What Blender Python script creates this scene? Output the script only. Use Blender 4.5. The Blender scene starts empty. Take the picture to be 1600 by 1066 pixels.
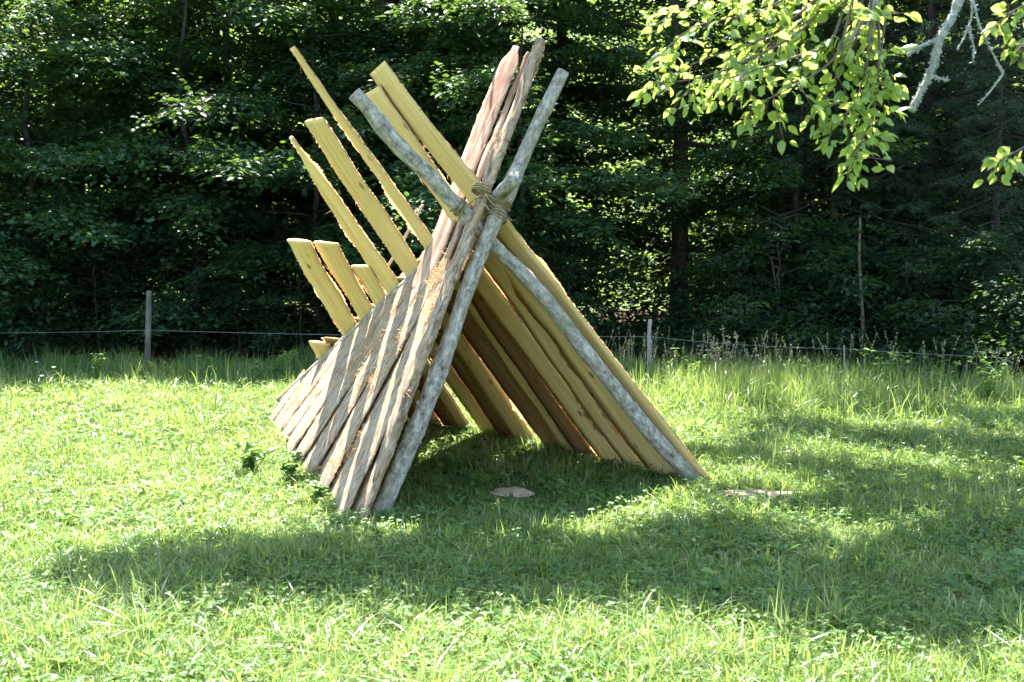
import bpy, math, random
import numpy as np
from mathutils import Vector

# ------------------------------------------------------------------ camera, light, exposure
SC = bpy.context.scene
COL = SC.collection
FPX, CX, CY, HOR, CAMH = 1600.0, 800.0, 533.0, 390.0, 1.6
PITCH = math.atan((CY - HOR) / FPX)
SUN_EL = math.radians(64.0)
SUN_AZ = np.array([-0.22, 0.975]) / np.hypot(0.22, 0.975)      # horizontal direction towards the sun
SUN = np.array([SUN_AZ[0] * math.cos(SUN_EL), SUN_AZ[1] * math.cos(SUN_EL), math.sin(SUN_EL)])

cam_d = bpy.data.cameras.new("camera")
cam_d.sensor_width = 36.0
cam_d.lens = 36.0 * FPX / 1600.0
cam_d.clip_start = 0.05
cam_d.clip_end = 3000.0
cam = bpy.data.objects.new("camera", cam_d)
cam.location = (0, 0, CAMH)
cam.rotation_euler = (math.pi / 2 - PITCH, 0, 0)
COL.objects.link(cam)
SC.camera = cam
cam_d.dof.use_dof = True
cam_d.dof.focus_distance = 7.6
cam_d.dof.aperture_fstop = 5.6

w = bpy.data.worlds.new("World")
SC.world = w
w.use_nodes = True
nt = w.node_tree
sky = nt.nodes.new("ShaderNodeTexSky")
sky.sky_type = 'NISHITA'
sky.sun_disc = False
sky.sun_elevation = SUN_EL
sky.sun_rotation = math.atan2(SUN_AZ[0], SUN_AZ[1])
bg = nt.nodes["Background"]
bg.inputs[1].default_value = 0.125
nt.links.new(sky.outputs[0], bg.inputs[0])

sun_d = bpy.data.lights.new("sun", 'SUN')
sun_d.energy = 5.0
sun_d.angle = math.radians(0.5)
sun_d.color = (1.0, 0.95, 0.86)
sun = bpy.data.objects.new("sun", sun_d)
sun.rotation_euler = Vector(SUN).to_track_quat('Z', 'Y').to_euler()
sun.location = (0, 0, 30)
COL.objects.link(sun)

SC.view_settings.view_transform = 'Standard'
SC.view_settings.look = 'None'
SC.view_settings.exposure = 2.65
SC.view_settings.gamma = 1.0
SC.view_settings.use_curve_mapping = False
SC.render.engine = 'CYCLES'
cy = SC.cycles
cy.max_bounces = 8
cy.diffuse_bounces = 4
cy.glossy_bounces = 2
cy.transmission_bounces = 6
cy.transparent_max_bounces = 6
cy.sample_clamp_indirect = 6.0
cy.use_denoising = True
try:
    cy.denoiser = 'OPENIMAGEDENOISE'
    cy.denoising_input_passes = 'RGB_ALBEDO_NORMAL'
except Exception:
    pass

# ------------------------------------------------------------------ pixel (1600 x 1066 photograph) <-> world
FW = np.array([0, math.cos(PITCH), -math.sin(PITCH)])
UP = np.array([0, math.sin(PITCH), math.cos(PITCH)])
CAM = np.array([0, 0, CAMH])
def ray(px, py):
    return FW * FPX + np.array([1.0, 0, 0]) * (px - CX) + UP * (CY - py)
def at(px, py, Y):
    d = ray(px, py); return CAM + d * (Y / d[1])
def gnd(px, py, z=0.0):
    d = ray(px, py); return CAM + d * ((z - CAMH) / d[2])
def proj(p):
    q = np.asarray(p, float) - CAM
    f = q @ FW
    return np.array([CX + FPX * q[0] / f, CY - FPX * (q @ UP) / f])

# ------------------------------------------------------------------ mesh helpers
def unit(v):
    v = np.asarray(v, float); n = np.linalg.norm(v, axis=-1, keepdims=True)
    return v / np.where(n < 1e-9, 1, n)

class MB:
    """Collects pieces of geometry and links them as one mesh object."""
    def __init__(self):
        self.V, self.F, self.M, self.R, self.U, self.n = [], [], [], [], [], 0
    def add(self, V, F, mat=0, rnd=0.0, uv=None):
        V = np.asarray(V, float).reshape(-1, 3)
        for f in (F if isinstance(F, list) else [F]):
            f = np.asarray(f, np.int64)
            if not len(f): continue
            self.F.append(f + self.n)
            self.M.append(np.full(len(f), mat, np.int32) if np.isscalar(mat) else np.asarray(mat, np.int32))
        self.V.append(V)
        self.R.append(np.full(len(V), rnd, float) if np.isscalar(rnd) else np.asarray(rnd, float))
        self.U.append(V.copy() if uv is None else np.asarray(uv, float).reshape(-1, 3))
        self.n += len(V)
    def mesh(self, name, mats, smooth=False):
        me = bpy.data.meshes.new(name)
        V = np.concatenate(self.V)
        me.vertices.add(len(V)); me.vertices.foreach_set("co", V.astype(np.float32).ravel())
        idx = np.concatenate([f.ravel() for f in self.F]).astype(np.int32)
        cnt = np.concatenate([np.full(len(f), f.shape[1], np.int32) for f in self.F])
        st = np.concatenate([[0], np.cumsum(cnt)[:-1]]).astype(np.int32)
        me.loops.add(len(idx)); me.loops.foreach_set("vertex_index", idx)
        me.polygons.add(len(cnt)); me.polygons.foreach_set("loop_start", st)
        me.polygons.foreach_set("material_index", np.concatenate(self.M))
        if smooth: me.polygons.foreach_set("use_smooth", np.ones(len(cnt), bool))
        a = me.attributes.new("rnd", 'FLOAT', 'POINT'); a.data.foreach_set("value", np.concatenate(self.R).astype(np.float32))
        a = me.attributes.new("guv", 'FLOAT_VECTOR', 'POINT'); a.data.foreach_set("vector", np.concatenate(self.U).astype(np.float32).ravel())
        for m in mats: me.materials.append(m)
        me.update(calc_edges=True); me.validate()
        return me
    def build(self, name, mats, parent=None, smooth=False):
        o = bpy.data.objects.new(name, self.mesh(name, mats, smooth)); COL.objects.link(o)
        if parent is not None: o.parent = parent
        return o

def tag(o, label=None, cat=None, group=None, kind=None):
    if label: o["label"] = label
    if cat: o["category"] = cat
    if group: o["group"] = group
    if kind: o["kind"] = kind
    return o
def empty(name, loc=(0, 0, 0), label=None, cat=None, group=None):
    o = bpy.data.objects.new(name, None); o.location = loc; o.empty_display_size = 0.1
    COL.objects.link(o); return tag(o, label, cat, group)

def frames(P):
    P = np.asarray(P, float); T = unit(np.gradient(P, axis=0))
    a = np.array([0, 0, 1.0]) if abs(T[0][2]) < 0.9 else np.array([1.0, 0, 0])
    n = unit(np.cross(T[0], a)); N = [n]
    for i in range(1, len(P)):
        n = unit(n - T[i] * (n @ T[i])); N.append(n)
    N = np.array(N); return T, N, np.cross(T, N)
def tube(P, r, seg=8, rough=0.0, rng=None, cap=True, offs=None):
    P = np.asarray(P, float); n = len(P); r = np.broadcast_to(np.asarray(r, float), (n,))
    T, N, B = frames(P); th = np.linspace(0, 2 * np.pi, seg, endpoint=False)
    rr = r[:, None] * np.ones((1, seg))
    if rough: rr = rr * (1 + rough * rng.normal(size=rr.shape))
    V = P[:, None] + rr[..., None] * (np.cos(th)[None, :, None] * N[:, None] + np.sin(th)[None, :, None] * B[:, None])
    L = np.concatenate([[0], np.cumsum(np.linalg.norm(np.diff(P, axis=0), axis=1))])
    o = 0 if offs is None else offs
    U = np.stack([np.broadcast_to(L[:, None] + o, rr.shape), rr * np.cos(th), rr * np.sin(th)], -1)
    i = np.arange(n - 1)[:, None] * seg; j = np.arange(seg)[None, :]; j2 = (j + 1) % seg
    F = np.stack([i + j, i + j2, i + seg + j2, i + seg + j], -1).reshape(-1, 4)
    V = V.reshape(-1, 3); U = U.reshape(-1, 3); fs = [F]
    if cap:
        V = np.concatenate([V, P[:1], P[-1:]]); U = np.concatenate([U, [[o, 0, 0]], [[o + L[-1], 0, 0]]])
        jj = np.arange(seg); k = n * seg
        fs.append(np.stack([np.full(seg, k), (jj + 1) % seg, jj], -1))
        fs.append(np.stack([np.full(seg, k + 1), (n - 1) * seg + jj, (n - 1) * seg + (jj + 1) % seg], -1))
    return V, fs, U
def resample(P, n):
    P = np.asarray(P, float); L = np.concatenate([[0], np.cumsum(np.linalg.norm(np.diff(P, axis=0), axis=1))])
    q = np.linspace(0, L[-1], n); Q = np.stack([np.interp(q, L, P[:, k]) for k in range(3)], -1)
    for _ in range(2): Q[1:-1] = 0.25 * Q[:-2] + 0.5 * Q[1:-1] + 0.25 * Q[2:]
    return Q
def smooth_noise(rng, n, step):
    k = max(2, int(n / step) + 3); c = rng.normal(size=k)
    x = np.linspace(0, k - 1.001, n); i = x.astype(int); f = x - i; f = f * f * (3 - 2 * f)
    return c[i] * (1 - f) + c[np.minimum(i + 1, k - 1)] * f

# ------------------------------------------------------------------ materials
class NT:
    def __init__(self, name):
        self.m = bpy.data.materials.new(name); self.m.use_nodes = True
        self.t = self.m.node_tree; self.t.nodes.clear()
        self.out = self.t.nodes.new("ShaderNodeOutputMaterial")
    def n(self, typ, **kw):
        nd = self.t.nodes.new(typ)
        for k, v in kw.items():
            if k.startswith("i_"): nd.inputs[int(k[2:])].default_value = v
            else: setattr(nd, k, v)
        return nd
    def l(self, a, b): self.t.links.new(a, b)
    def attr(self, name): return self.n("ShaderNodeAttribute", attribute_name=name)
    def mapping(self, src, scale, rand=False):
        mp = self.n("ShaderNodeMapping"); mp.inputs["Scale"].default_value = scale; self.l(src, mp.inputs[0])
        if rand:
            oi = self.n("ShaderNodeObjectInfo"); ml = self.n("ShaderNodeVectorMath", operation='SCALE')
            ml.inputs[0].default_value = (37.0, 19.0, 53.0); self.l(oi.outputs["Random"], ml.inputs["Scale"])
            self.l(ml.outputs[0], mp.inputs["Location"])
        return mp.outputs[0]
    def noise(self, vec, scale=1.0, detail=4.0, rough=0.6, dist=0.0):
        nd = self.n("ShaderNodeTexNoise"); nd.inputs["Scale"].default_value = scale
        nd.inputs["Detail"].default_value = detail; nd.inputs["Roughness"].default_value = rough
        nd.inputs["Distortion"].default_value = dist
        if vec is not None: self.l(vec, nd.inputs["Vector"])
        return nd.outputs["Fac"]
    def ramp(self, fac, stops):
        r = self.n("ShaderNodeValToRGB"); e = r.color_ramp.elements
        while len(e) < len(stops): e.new(0.5)
        for q, (p, c) in zip(e, stops): q.position = p; q.color = (*c, 1) if len(c) == 3 else c
        self.l(fac, r.inputs[0]); return r.outputs[0]
    def mix(self, fac, a, b, mode='MIX'):
        m = self.n("ShaderNodeMix", data_type='RGBA', blend_type=mode)
        for s, k in ((fac, 0), (a, 6), (b, 7)):
            if hasattr(s, "is_output"): self.l(s, m.inputs[k])
            else: m.inputs[k].default_value = s if k == 0 else (*s, 1)
        return m.outputs[2]
    def bump(self, h, strength=0.4, dist=0.01):
        b = self.n("ShaderNodeBump"); b.inputs["Strength"].default_value = strength; b.inputs["Distance"].default_value = dist
        self.l(h, b.inputs["Height"]); return b.outputs[0]
    def principled(self, col, rough=0.8, spec=0.3, normal=None):
        p = self.n("ShaderNodeBsdfPrincipled"); p.inputs["Roughness"].default_value = rough
        p.inputs["Specular IOR Level"].default_value = spec
        if hasattr(col, "is_output"): self.l(col, p.inputs["Base Color"])
        else: p.inputs["Base Color"].default_value = (*col, 1)
        if normal is not None: self.l(normal, p.inputs["Normal"])
        return p.outputs[0]
    def done(self, sh): self.l(sh, self.out.inputs[0]); return self.m

W3 = (0.0, 1.0)
def leaf_mat(name, stops, trans, tfac=0.4, rough=0.42, spec=0.5):
    """A leaf: varied reflecting colour by leaf, plus light let through."""
    N = NT(name); a = N.attr("rnd"); c = N.ramp(a.outputs["Fac"], stops)
    p = N.principled(c, rough, spec)
    tr = N.n("ShaderNodeBsdfTranslucent"); N.l(N.mix(0.7, c, trans), tr.inputs[0])
    mx = N.n("ShaderNodeMixShader"); mx.inputs[0].default_value = tfac
    N.l(p, mx.inputs[1]); N.l(tr.outputs[0], mx.inputs[2]); return N.done(mx.outputs[0])

M = {}
M['grass'] = leaf_mat("grass_blades", [(0, (.05, .11, .025)), (.45, (.11, .19, .045)), (.78, (.18, .25, .075)), (.92, (.30, .32, .15)), (1, (.50, .47, .30))], (.43, .56, .12), .5, .30, .7)
M['herb'] = leaf_mat("meadow_herbs", [(0, (.04, .115, .03)), (.6, (.09, .185, .045)), (1, (.17, .26, .08))], (.34, .52, .09), .42, .48, .4)
M['straw'] = leaf_mat("dry_stems", [(0, (.30, .27, .13)), (1, (.46, .42, .25))], (.4, .36, .2), .3, .5, .4)
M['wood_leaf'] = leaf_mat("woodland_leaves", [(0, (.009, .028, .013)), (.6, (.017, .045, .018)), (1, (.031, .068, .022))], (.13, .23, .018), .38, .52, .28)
M['skylit_leaf'] = leaf_mat("skylit_woodland_leaves", [(0, (.022, .06, .028)), (.6, (.04, .095, .04)), (1, (.065, .13, .048))], (.15, .25, .02), .36, .5, .32)  # woodland leaf made lighter: sky light on the foliage is in the colour
M['hill_leaf'] = leaf_mat("bush_leaves", [(0, (.07, .14, .02)), (1, (.13, .22, .04))], (.42, .58, .05), .5, .45, .4)
M['apple_leaf'] = leaf_mat("fruit_tree_leaves", [(0, (.06, .13, .025)), (.7, (.10, .19, .04)), (1, (.15, .23, .06))], (.66, .80, .14), .56, .26, .8)
M['needle'] = leaf_mat("spruce_needles", [(0, (.012, .032, .014)), (1, (.03, .062, .022))], (.05, .09, .02), .15, .5, .35)
M['petal'] = leaf_mat("white_petals", [(0, (.75, .75, .7)), (1, (.8, .8, .78))], (.7, .7, .6), .3, .6, .2)

def bark(name, stops, scale=(6, 14, 14), rough=.9, bumps=.6):
    N = NT(name); v = N.mapping(N.attr("guv").outputs["Vector"], scale, True)
    a = N.noise(v, 1.0, 6, .65); c = N.ramp(a, stops)
    v2 = N.mapping(N.attr("guv").outputs["Vector"], (2.2, 9, 9), True)
    b = N.noise(v2, 1.0, 5, .6, .5)
    c = N.mix(N.ramp(b, [(.50, (0, 0, 0)), (.66, (1, 1, 1))]), c, stops[-1][1])
    return N.done(N.principled(c, rough, .2, N.bump(a, bumps, .012)))
M['trunk'] = bark("tree_bark", [(.3, (.018, .015, .012)), (.6, (.045, .037, .029)), (.8, (.075, .066, .055))])
M['twig'] = bark("twig_bark", [(.3, (.07, .05, .035)), (.7, (.16, .13, .10))], (10, 60, 60))
M['post'] = bark("post_wood", [(.3, (.045, .04, .035)), (.6, (.10, .09, .08)), (.8, (.15, .14, .125))], (3, 40, 40))
M['post_pale'] = bark("pale_post_wood", [(.3, (.14, .135, .125)), (.6, (.28, .275, .26)), (.8, (.38, .37, .35))], (3, 40, 40))
# pole bark: smooth grey with lichen blotches and dark rings
def pole_bark():
    N = NT("pole_bark"); g = N.attr("guv").outputs["Vector"]
    v = N.mapping(g, (16, 30, 30), True); a = N.noise(v, 1.0, 9, .76)
    c = N.ramp(a, [(.35, (.075, .06, .045)), (.44, (.20, .175, .14)), (.53, (.32, .29, .24)), (.63, (.50, .46, .385))])
    b = N.noise(N.mapping(g, (2.4, 5, 5), True), 1.0, 5, .6, .8)
    c = N.mix(N.ramp(b, [(.52, (0, 0, 0)), (.68, (.75, .75, .75))]), c, (.20, .195, .11))
    d = N.noise(N.mapping(g, (26, 5, 5), True), 1.0, 3, .6)
    c = N.mix(N.ramp(d, [(.62, (0, 0, 0)), (.72, (.8, .8, .8))]), c, (.09, .075, .06))
    e = N.noise(N.mapping(g, (28, 60, 60), True), 1.0, 3, .6)
    c = N.mix(N.ramp(e, [(.62, (0, 0, 0)), (.70, (.5, .5, .5))]), c, (.50, .50, .46))
    return N.done(N.principled(c, .85, .25, N.bump(a, .55, .012)))
M['pole'] = pole_bark()
# freshly sawn face
def sawn(name, lo, hi, knot):
    N = NT(name); g = N.attr("guv").outputs["Vector"]
    a = N.noise(N.mapping(g, (1.1, 42, 10), True), 1.0, 6, .66, .9); c = N.ramp(a, [(.34, tuple(x * .8 for x in lo)), (.46, lo), (.62, hi)])
    saw = N.noise(N.mapping(g, (90, 3, 3), True), 1.0, 2, .5)
    c = N.mix(N.ramp(saw, [(.35, (.45, .45, .45)), (.65, (0, 0, 0))]), c, lo)
    vo = N.n("ShaderNodeTexVoronoi"); vo.inputs["Scale"].default_value = 1.0
    N.l(N.mapping(g, (3.6, 7.5, 1.0), True), vo.inputs["Vector"])
    k = N.ramp(vo.outputs["Distance"], [(.07, (1, 1, 1)), (.15, (0, 0, 0))])
    c = N.mix(k, c, knot)
    st = N.noise(N.mapping(g, (.9, 4, 4), True), 1.0, 4, .6)
    c = N.mix(N.ramp(st, [(.55, (0, 0, 0)), (.75, (.35, .35, .35))]), c, tuple(x * .72 for x in lo))
    oi = N.n('ShaderNodeObjectInfo')
    c = N.mix(N.ramp(oi.outputs['Random'], [(.0, (0, 0, 0)), (1, (.55, .55, .55))]), c, N.mix(.6, c, (lo[0] * .62, lo[1] * .66, lo[2] * .8)))
    ck = N.noise(N.mapping(g, (1.6, 70, 10), True), 1.0, 4, .6, .3)
    c = N.mix(N.ramp(ck, [(.66, (0, 0, 0)), (.71, (.7, .7, .7))]), c, tuple(x * .4 for x in lo))
    return N.done(N.principled(c, .8, .2, N.bump(a, .4, .004)))
M['sawn_old'] = sawn("shaded_sawn_wood", (.22, .115, .04), (.33, .19, .07), (.12, .06, .03))  # sawn wood with the shade inside the shelter put into its colour
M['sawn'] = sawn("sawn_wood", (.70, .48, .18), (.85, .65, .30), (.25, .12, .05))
# weathered waney outer face
def slab_face():
    N = NT("weathered_slab"); g = N.attr("guv").outputs["Vector"]
    a = N.noise(N.mapping(g, (10, 42, 20), True), 1.0, 9, .8, .6)
    c = N.ramp(a, [(.36, (.05, .038, .026)), (.43, (.19, .14, .09)), (.53, (.36, .30, .22)), (.64, (.57, .50, .39))])
    oi = N.n('ShaderNodeObjectInfo'); c = N.mix(N.ramp(oi.outputs['Random'], [(.2, (0, 0, 0)), (.9, (.6, .6, .6))]), c, N.mix(.5, c, (.30, .20, .11)))
    b = N.noise(N.mapping(g, (6.5, 15, 15), True), 1.0, 7, .72, .6)
    c = N.mix(N.ramp(b, [(.49, (0, 0, 0)), (.58, (.95, .95, .95))]), c, N.ramp(a, [(.36, (.15, .08, .04)), (.5, (.38, .25, .14)), (.64, (.58, .44, .30))]))
    d = N.noise(N.mapping(g, (7.5, 24, 20), True), 1.0, 7, .7, .4)
    c = N.mix(N.ramp(d, [(.53, (0, 0, 0)), (.62, (.85, .85, .85))]), c, (.09, .062, .04))
    e = N.noise(N.mapping(g, (3.0, 6, 6), True), 1.0, 4, .6)
    c = N.mix(N.ramp(e, [(.60, (0, 0, 0)), (.72, (.7, .7, .7))]), c, (.24, .20, .07))
    return N.done(N.principled(c, .9, .15, N.bump(a, .9, .012)))
M['slab'] = slab_face()
def pink_face():
    N = NT("stripped_slab"); g = N.attr("guv").outputs["Vector"]
    a = N.noise(N.mapping(g, (1.4, 26, 16), True), 1.0, 7, .7, .7)
    c = N.ramp(a, [(.28, (.12, .06, .04)), (.42, (.36, .22, .15)), (.6, (.52, .37, .28)), (.75, (.60, .50, .42))])
    b = N.noise(N.mapping(g, (1.9, 6, 6), True), 1.0, 5, .65, 1.0)
    c = N.mix(N.ramp(b, [(.47, (0, 0, 0)), (.57, (.9, .9, .9))]), c, (.21, .11, .07))
    return N.done(N.principled(c, .85, .2, N.bump(a, .8, .012)))
M['pink'] = pink_face()
def fibre():
    N = NT("bark_fibre"); a = N.attr("rnd"); c = N.ramp(a.outputs["Fac"], [(0, (.24, .14, .06)), (.6, (.50, .33, .17)), (1, (.66, .52, .32))])
    p = N.principled(c, .9, .1); tr = N.n("ShaderNodeBsdfTranslucent"); N.l(N.mix(.5, c, (.85, .42, .16)), tr.inputs[0])
    mx = N.n("ShaderNodeMixShader"); mx.inputs[0].default_value = .5; N.l(p, mx.inputs[1]); N.l(tr.outputs[0], mx.inputs[2])
    return N.done(mx.outputs[0])
M['fibre'] = fibre()
def simple(name, lo, hi, scale=30.0, rough=.9, bumps=.5):
    N = NT(name); tc = N.n("ShaderNodeTexCoord").outputs["Object"]; a = N.noise(tc, scale, 6, .65)
    return N.done(N.principled(N.ramp(a, [(.3, lo), (.7, hi)]), rough, .2, N.bump(a, bumps, .01)))
M['rope'] = simple("rope_fibre", (.10, .075, .03), (.28, .22, .11), 90)
M['sand'] = simple("sandy_soil", (.20, .155, .10), (.42, .35, .26), 45, .95, .8)
M['chip'] = simple("pale_cut_wood", (.26, .17, .09), (.52, .39, .25), 26)
M['lichen'] = simple("lichen", (.17, .18, .16), (.42, .43, .39), 60, .95, 1.0)
M['wire'] = simple("wire_metal", (.22, .22, .23), (.30, .30, .31), 60, .5, .1)
def soil():
    N = NT("ground_cover"); tc = N.n("ShaderNodeTexCoord").outputs["Object"]
    a = N.noise(tc, 14.0, 6, .7); b = N.noise(tc, 1.1, 4, .6)
    grass = N.mix(b, N.ramp(a, [(.3, (.028, .045, .012)), (.7, (.065, .10, .022))]), N.ramp(a, [(.3, (.04, .05, .018)), (.7, (.085, .125, .03))]))
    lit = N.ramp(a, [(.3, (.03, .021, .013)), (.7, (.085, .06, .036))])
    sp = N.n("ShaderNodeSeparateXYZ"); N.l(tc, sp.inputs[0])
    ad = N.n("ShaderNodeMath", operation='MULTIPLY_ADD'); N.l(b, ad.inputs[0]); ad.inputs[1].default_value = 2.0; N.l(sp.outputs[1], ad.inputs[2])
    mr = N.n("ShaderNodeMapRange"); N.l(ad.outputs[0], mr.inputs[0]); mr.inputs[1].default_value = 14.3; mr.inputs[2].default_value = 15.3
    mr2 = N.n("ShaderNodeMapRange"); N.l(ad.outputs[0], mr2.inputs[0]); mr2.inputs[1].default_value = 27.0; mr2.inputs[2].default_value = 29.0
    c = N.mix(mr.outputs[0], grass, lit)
    c = N.mix(mr2.outputs[0], c, N.ramp(a, [(.3, (.06, .10, .025)), (.7, (.16, .19, .07))]))
    return N.done(N.principled(c, .95, .1, N.bump(a, .8, .03)))
M['soil'] = soil()

# ------------------------------------------------------------------ ground: one sheet with the hill behind the wood
def bumps(x, y):
    return .025 * np.sin(x * 1.7 + .6 * y) * np.sin(y * 1.3 - .4 * x) + .012 * np.sin(4.1 * x + 1.0) * np.sin(3.7 * y)
def ground_z(x, y):
    x, y = np.asarray(x, float), np.asarray(y, float)
    near = np.clip((y - 2) / 2, 0, 1) * np.clip((26 - y) / 6, 0, 1) * np.clip((14 - abs(x)) / 3, 0, 1)
    hill = np.clip(y - 28, 0, 60); hill = hill ** 2 / (hill + 5) * .55
    return bumps(x, y) * near * .6 + hill
gx = np.concatenate([[-900, -400, -150, -60, -30, -20], np.arange(-14, 14.01, .25), [20, 30, 60, 150, 400, 900]])
gy = np.concatenate([[-900, -300, -80, -20, -6, 0], np.arange(2, 27.01, .25), np.arange(28, 92, 2), [120, 300, 900]])
X, Y = np.meshgrid(gx, gy); nx, ny = len(gx), len(gy)
i = (np.arange(ny - 1)[:, None] * nx + np.arange(nx - 1)[None]).ravel()
b = MB(); b.add(np.stack([X, Y, ground_z(X, Y)], -1).reshape(-1, 3), np.stack([i, i + 1, i + nx + 1, i + nx], -1))
tag(b.build("ground", [M['soil']], smooth=True), kind="structure")

# ------------------------------------------------------------------ the shelter
FL, FR = gnd(592, 812), gnd(1090, 754)
C = at(770, 330, 6.52)                          # where the front poles cross
RB = at(462, 608, 9.55)                         # rear end of the ridge
RDIR = unit(RB - C)
def ridge_at(px, py):
    """point of the ridge line seen nearest to the pixel"""
    s = np.linspace(-.12, 1.25, 600); P = C + s[:, None] * (RB - C)
    q = np.array([proj(p) for p in P]); return P[np.argmin(((q - [px, py]) ** 2).sum(1))]
shelter = empty("plank_shelter", (float(C[0]), float(C[1]) + 1.2, 0.0), "open lean-to shelter of rough planks and lashed poles on the meadow", "shelter")
OFF = np.array(shelter.location)
rng = np.random.default_rng(11)

def slab(name, F, T, wh, out, width, th, seed, outer='slab', inner='sawn', jag=.004, wob=.02, fringe=.016, taper=(1., 1.), bow=0., tip=0., label=None, lift=0.):
    r = np.random.default_rng(seed)
    F = np.asarray(F, float); T = np.asarray(T, float); L = np.linalg.norm(T - F); t = (T - F) / L
    wv = unit(wh - (wh @ t) * t); n = np.cross(t, wv)
    if n @ out < 0: n = -n
    ns = max(8, int(L / .03)); s = np.linspace(0, 1, ns)
    ctr = F + s[:, None] * (T - F) + (bow * np.sin(np.pi * s))[:, None] * n + (smooth_noise(r, ns, 20) * wob * .35)[:, None] * wv + lift * n
    ww = width * (taper[0] + (taper[1] - taper[0]) * s) * .5
    eL = -(ww + smooth_noise(r, ns, 11) * wob * .28 + smooth_noise(r, ns, 3) * wob * .16 + r.normal(size=ns) * jag * .35)
    eR = ww + smooth_noise(r, ns, 11) * wob * .28 + smooth_noise(r, ns, 3) * wob * .16 + r.normal(size=ns) * jag * .35
    eL = np.minimum(eL, -.015); eR = np.maximum(eR, .015)
    if tip: k = np.clip((1 - s) * L / tip, .12, 1); eL, eR = eL * (1 - (1 - k) * .75), eR * k
    hh = th * (1 + .16 * smooth_noise(r, ns, 8))
    sec = [(eL, .004), (eL * .5, 0), (eR * .5, 0), (eR, .004), (eR * .93, hh * .72), (eR * .45, hh), (eL * .45, hh * .95), (eL * .93, hh * .68)]
    V = np.stack([ctr + a[:, None] * wv + (np.broadcast_to(h, (ns,)) + (0 if k < 4 else 1) * r.normal(size=ns) * .0015)[:, None] * n for k, (a, h) in enumerate(sec)], 1)
    U = np.stack([np.stack([s * L, a, np.broadcast_to(h, (ns,))], -1) for a, h in sec], 1)
    i = np.arange(ns - 1)[:, None] * 8; j = np.arange(8)[None]; j2 = (j + 1) % 8
    Q = np.stack([i + j, i + j2, i + 8 + j2, i + 8 + j], -1); mi = np.broadcast_to(np.where(np.arange(8) < 3, 0, 1)[None], Q.shape[:2])
    b = MB(); b.add(V.reshape(-1, 3) - OFF, Q.reshape(-1, 4), mi.ravel(), 0, U.reshape(-1, 3))
    for base, rev in ((0, True), ((ns - 1) * 8, False)):
        f = np.array([[base + 0, base + 1, base + 2, base + 3], [base + 0, base + 3, base + 4, base + 7], [base + 7, base + 4, base + 5, base + 6]])
        b.F.append(f[:, ::-1] if rev else f); b.M.append(np.zeros(3, np.int32))
    o = b.build(name, [M[inner], M[outer]], shelter)
    if label: o["label"] = label
    if fringe:                                      # torn bast left along the waney edges
        fb = MB(); m = ns * 3; ss = np.linspace(0, 1, m)
        for e, sg in ((eL, -1), (eR, 1)):
            ee = np.interp(ss, s, e); c2 = np.stack([np.interp(ss, s, ctr[:, k]) for k in range(3)], -1)
            out_w = (.55 + np.abs(smooth_noise(r, m, 14)) * .5 + np.abs(r.normal(size=m)) * .22) * fringe
            out_w *= np.clip(smooth_noise(r, m, 26) - .1, 0, 1.6); p0 = c2 + (ee * .97)[:, None] * wv + .006 * n; p1 = c2 + (ee + sg * out_w)[:, None] * wv + (.006 + r.normal(size=m) * .004)[:, None] * n
            k = np.arange(m - 1)
            fb.add(np.concatenate([p0, p1]) - OFF, np.stack([k, k + 1, k + 1 + m, k + m], -1), 0, np.clip(.55 + .25 * smooth_noise(r, 2 * m, 6), 0, 1))
        # a few long splinters
        for _ in range(int(L * 5)):
            q = r.integers(2, ns - 2); e, sg = (eL, -1) if r.random() < .5 else (eR, 1)
            p = ctr[q] + e[q] * wv; d = unit(t * r.normal() * 1.0 + sg * wv * .5 + n * r.normal() * .4); l = r.uniform(.02, .07)
            sd = unit(np.cross(d, n)) * .0016
            fb.add(np.array([p - sd, p + sd, p + d * l]) - OFF, np.array([[0, 1, 2]]), 0, r.uniform(.3, 1))
        fb.build("bark_fringe", [M['fibre']], o)
    return o, ctr, wv, n, ww

def tufts(o, ctr, wv, n, ww, spots, seed, size=1.0):
    """fibrous clumps of torn bast on a slab face"""
    r = np.random.default_rng(seed)
    for f in spots:
        fb = MB(); q = int(f * (len(ctr) - 1)); c = ctr[q] + wv * r.uniform(-.5, .5) * ww[q] + n * .035
        t = unit(ctr[min(q + 1, len(ctr) - 1)] - ctr[q - 1])
        for _ in range(int(90 * size)):
            a = c + t * r.normal() * .06 * size + wv * r.normal() * .04 * size
            d = unit(t * r.normal() * 1.0 + wv * r.normal() * .6 + n * abs(r.normal()) * .5); l = r.uniform(.02, .07) * size
            m = a + d * l * .5 + n * r.uniform(0, .012); e = a + d * l - n * r.uniform(0, .015); sd = unit(np.cross(d, n)) * r.uniform(.001, .003)
            fb.add(np.array([a - sd, a + sd, m + sd, m - sd, e]) - OFF, [np.array([[0, 1, 2, 3]]), np.array([[3, 2, 4]])], 0, r.uniform(.1, 1))
        fb.build("bark_fibre", [M['fibre']], o)

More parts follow.
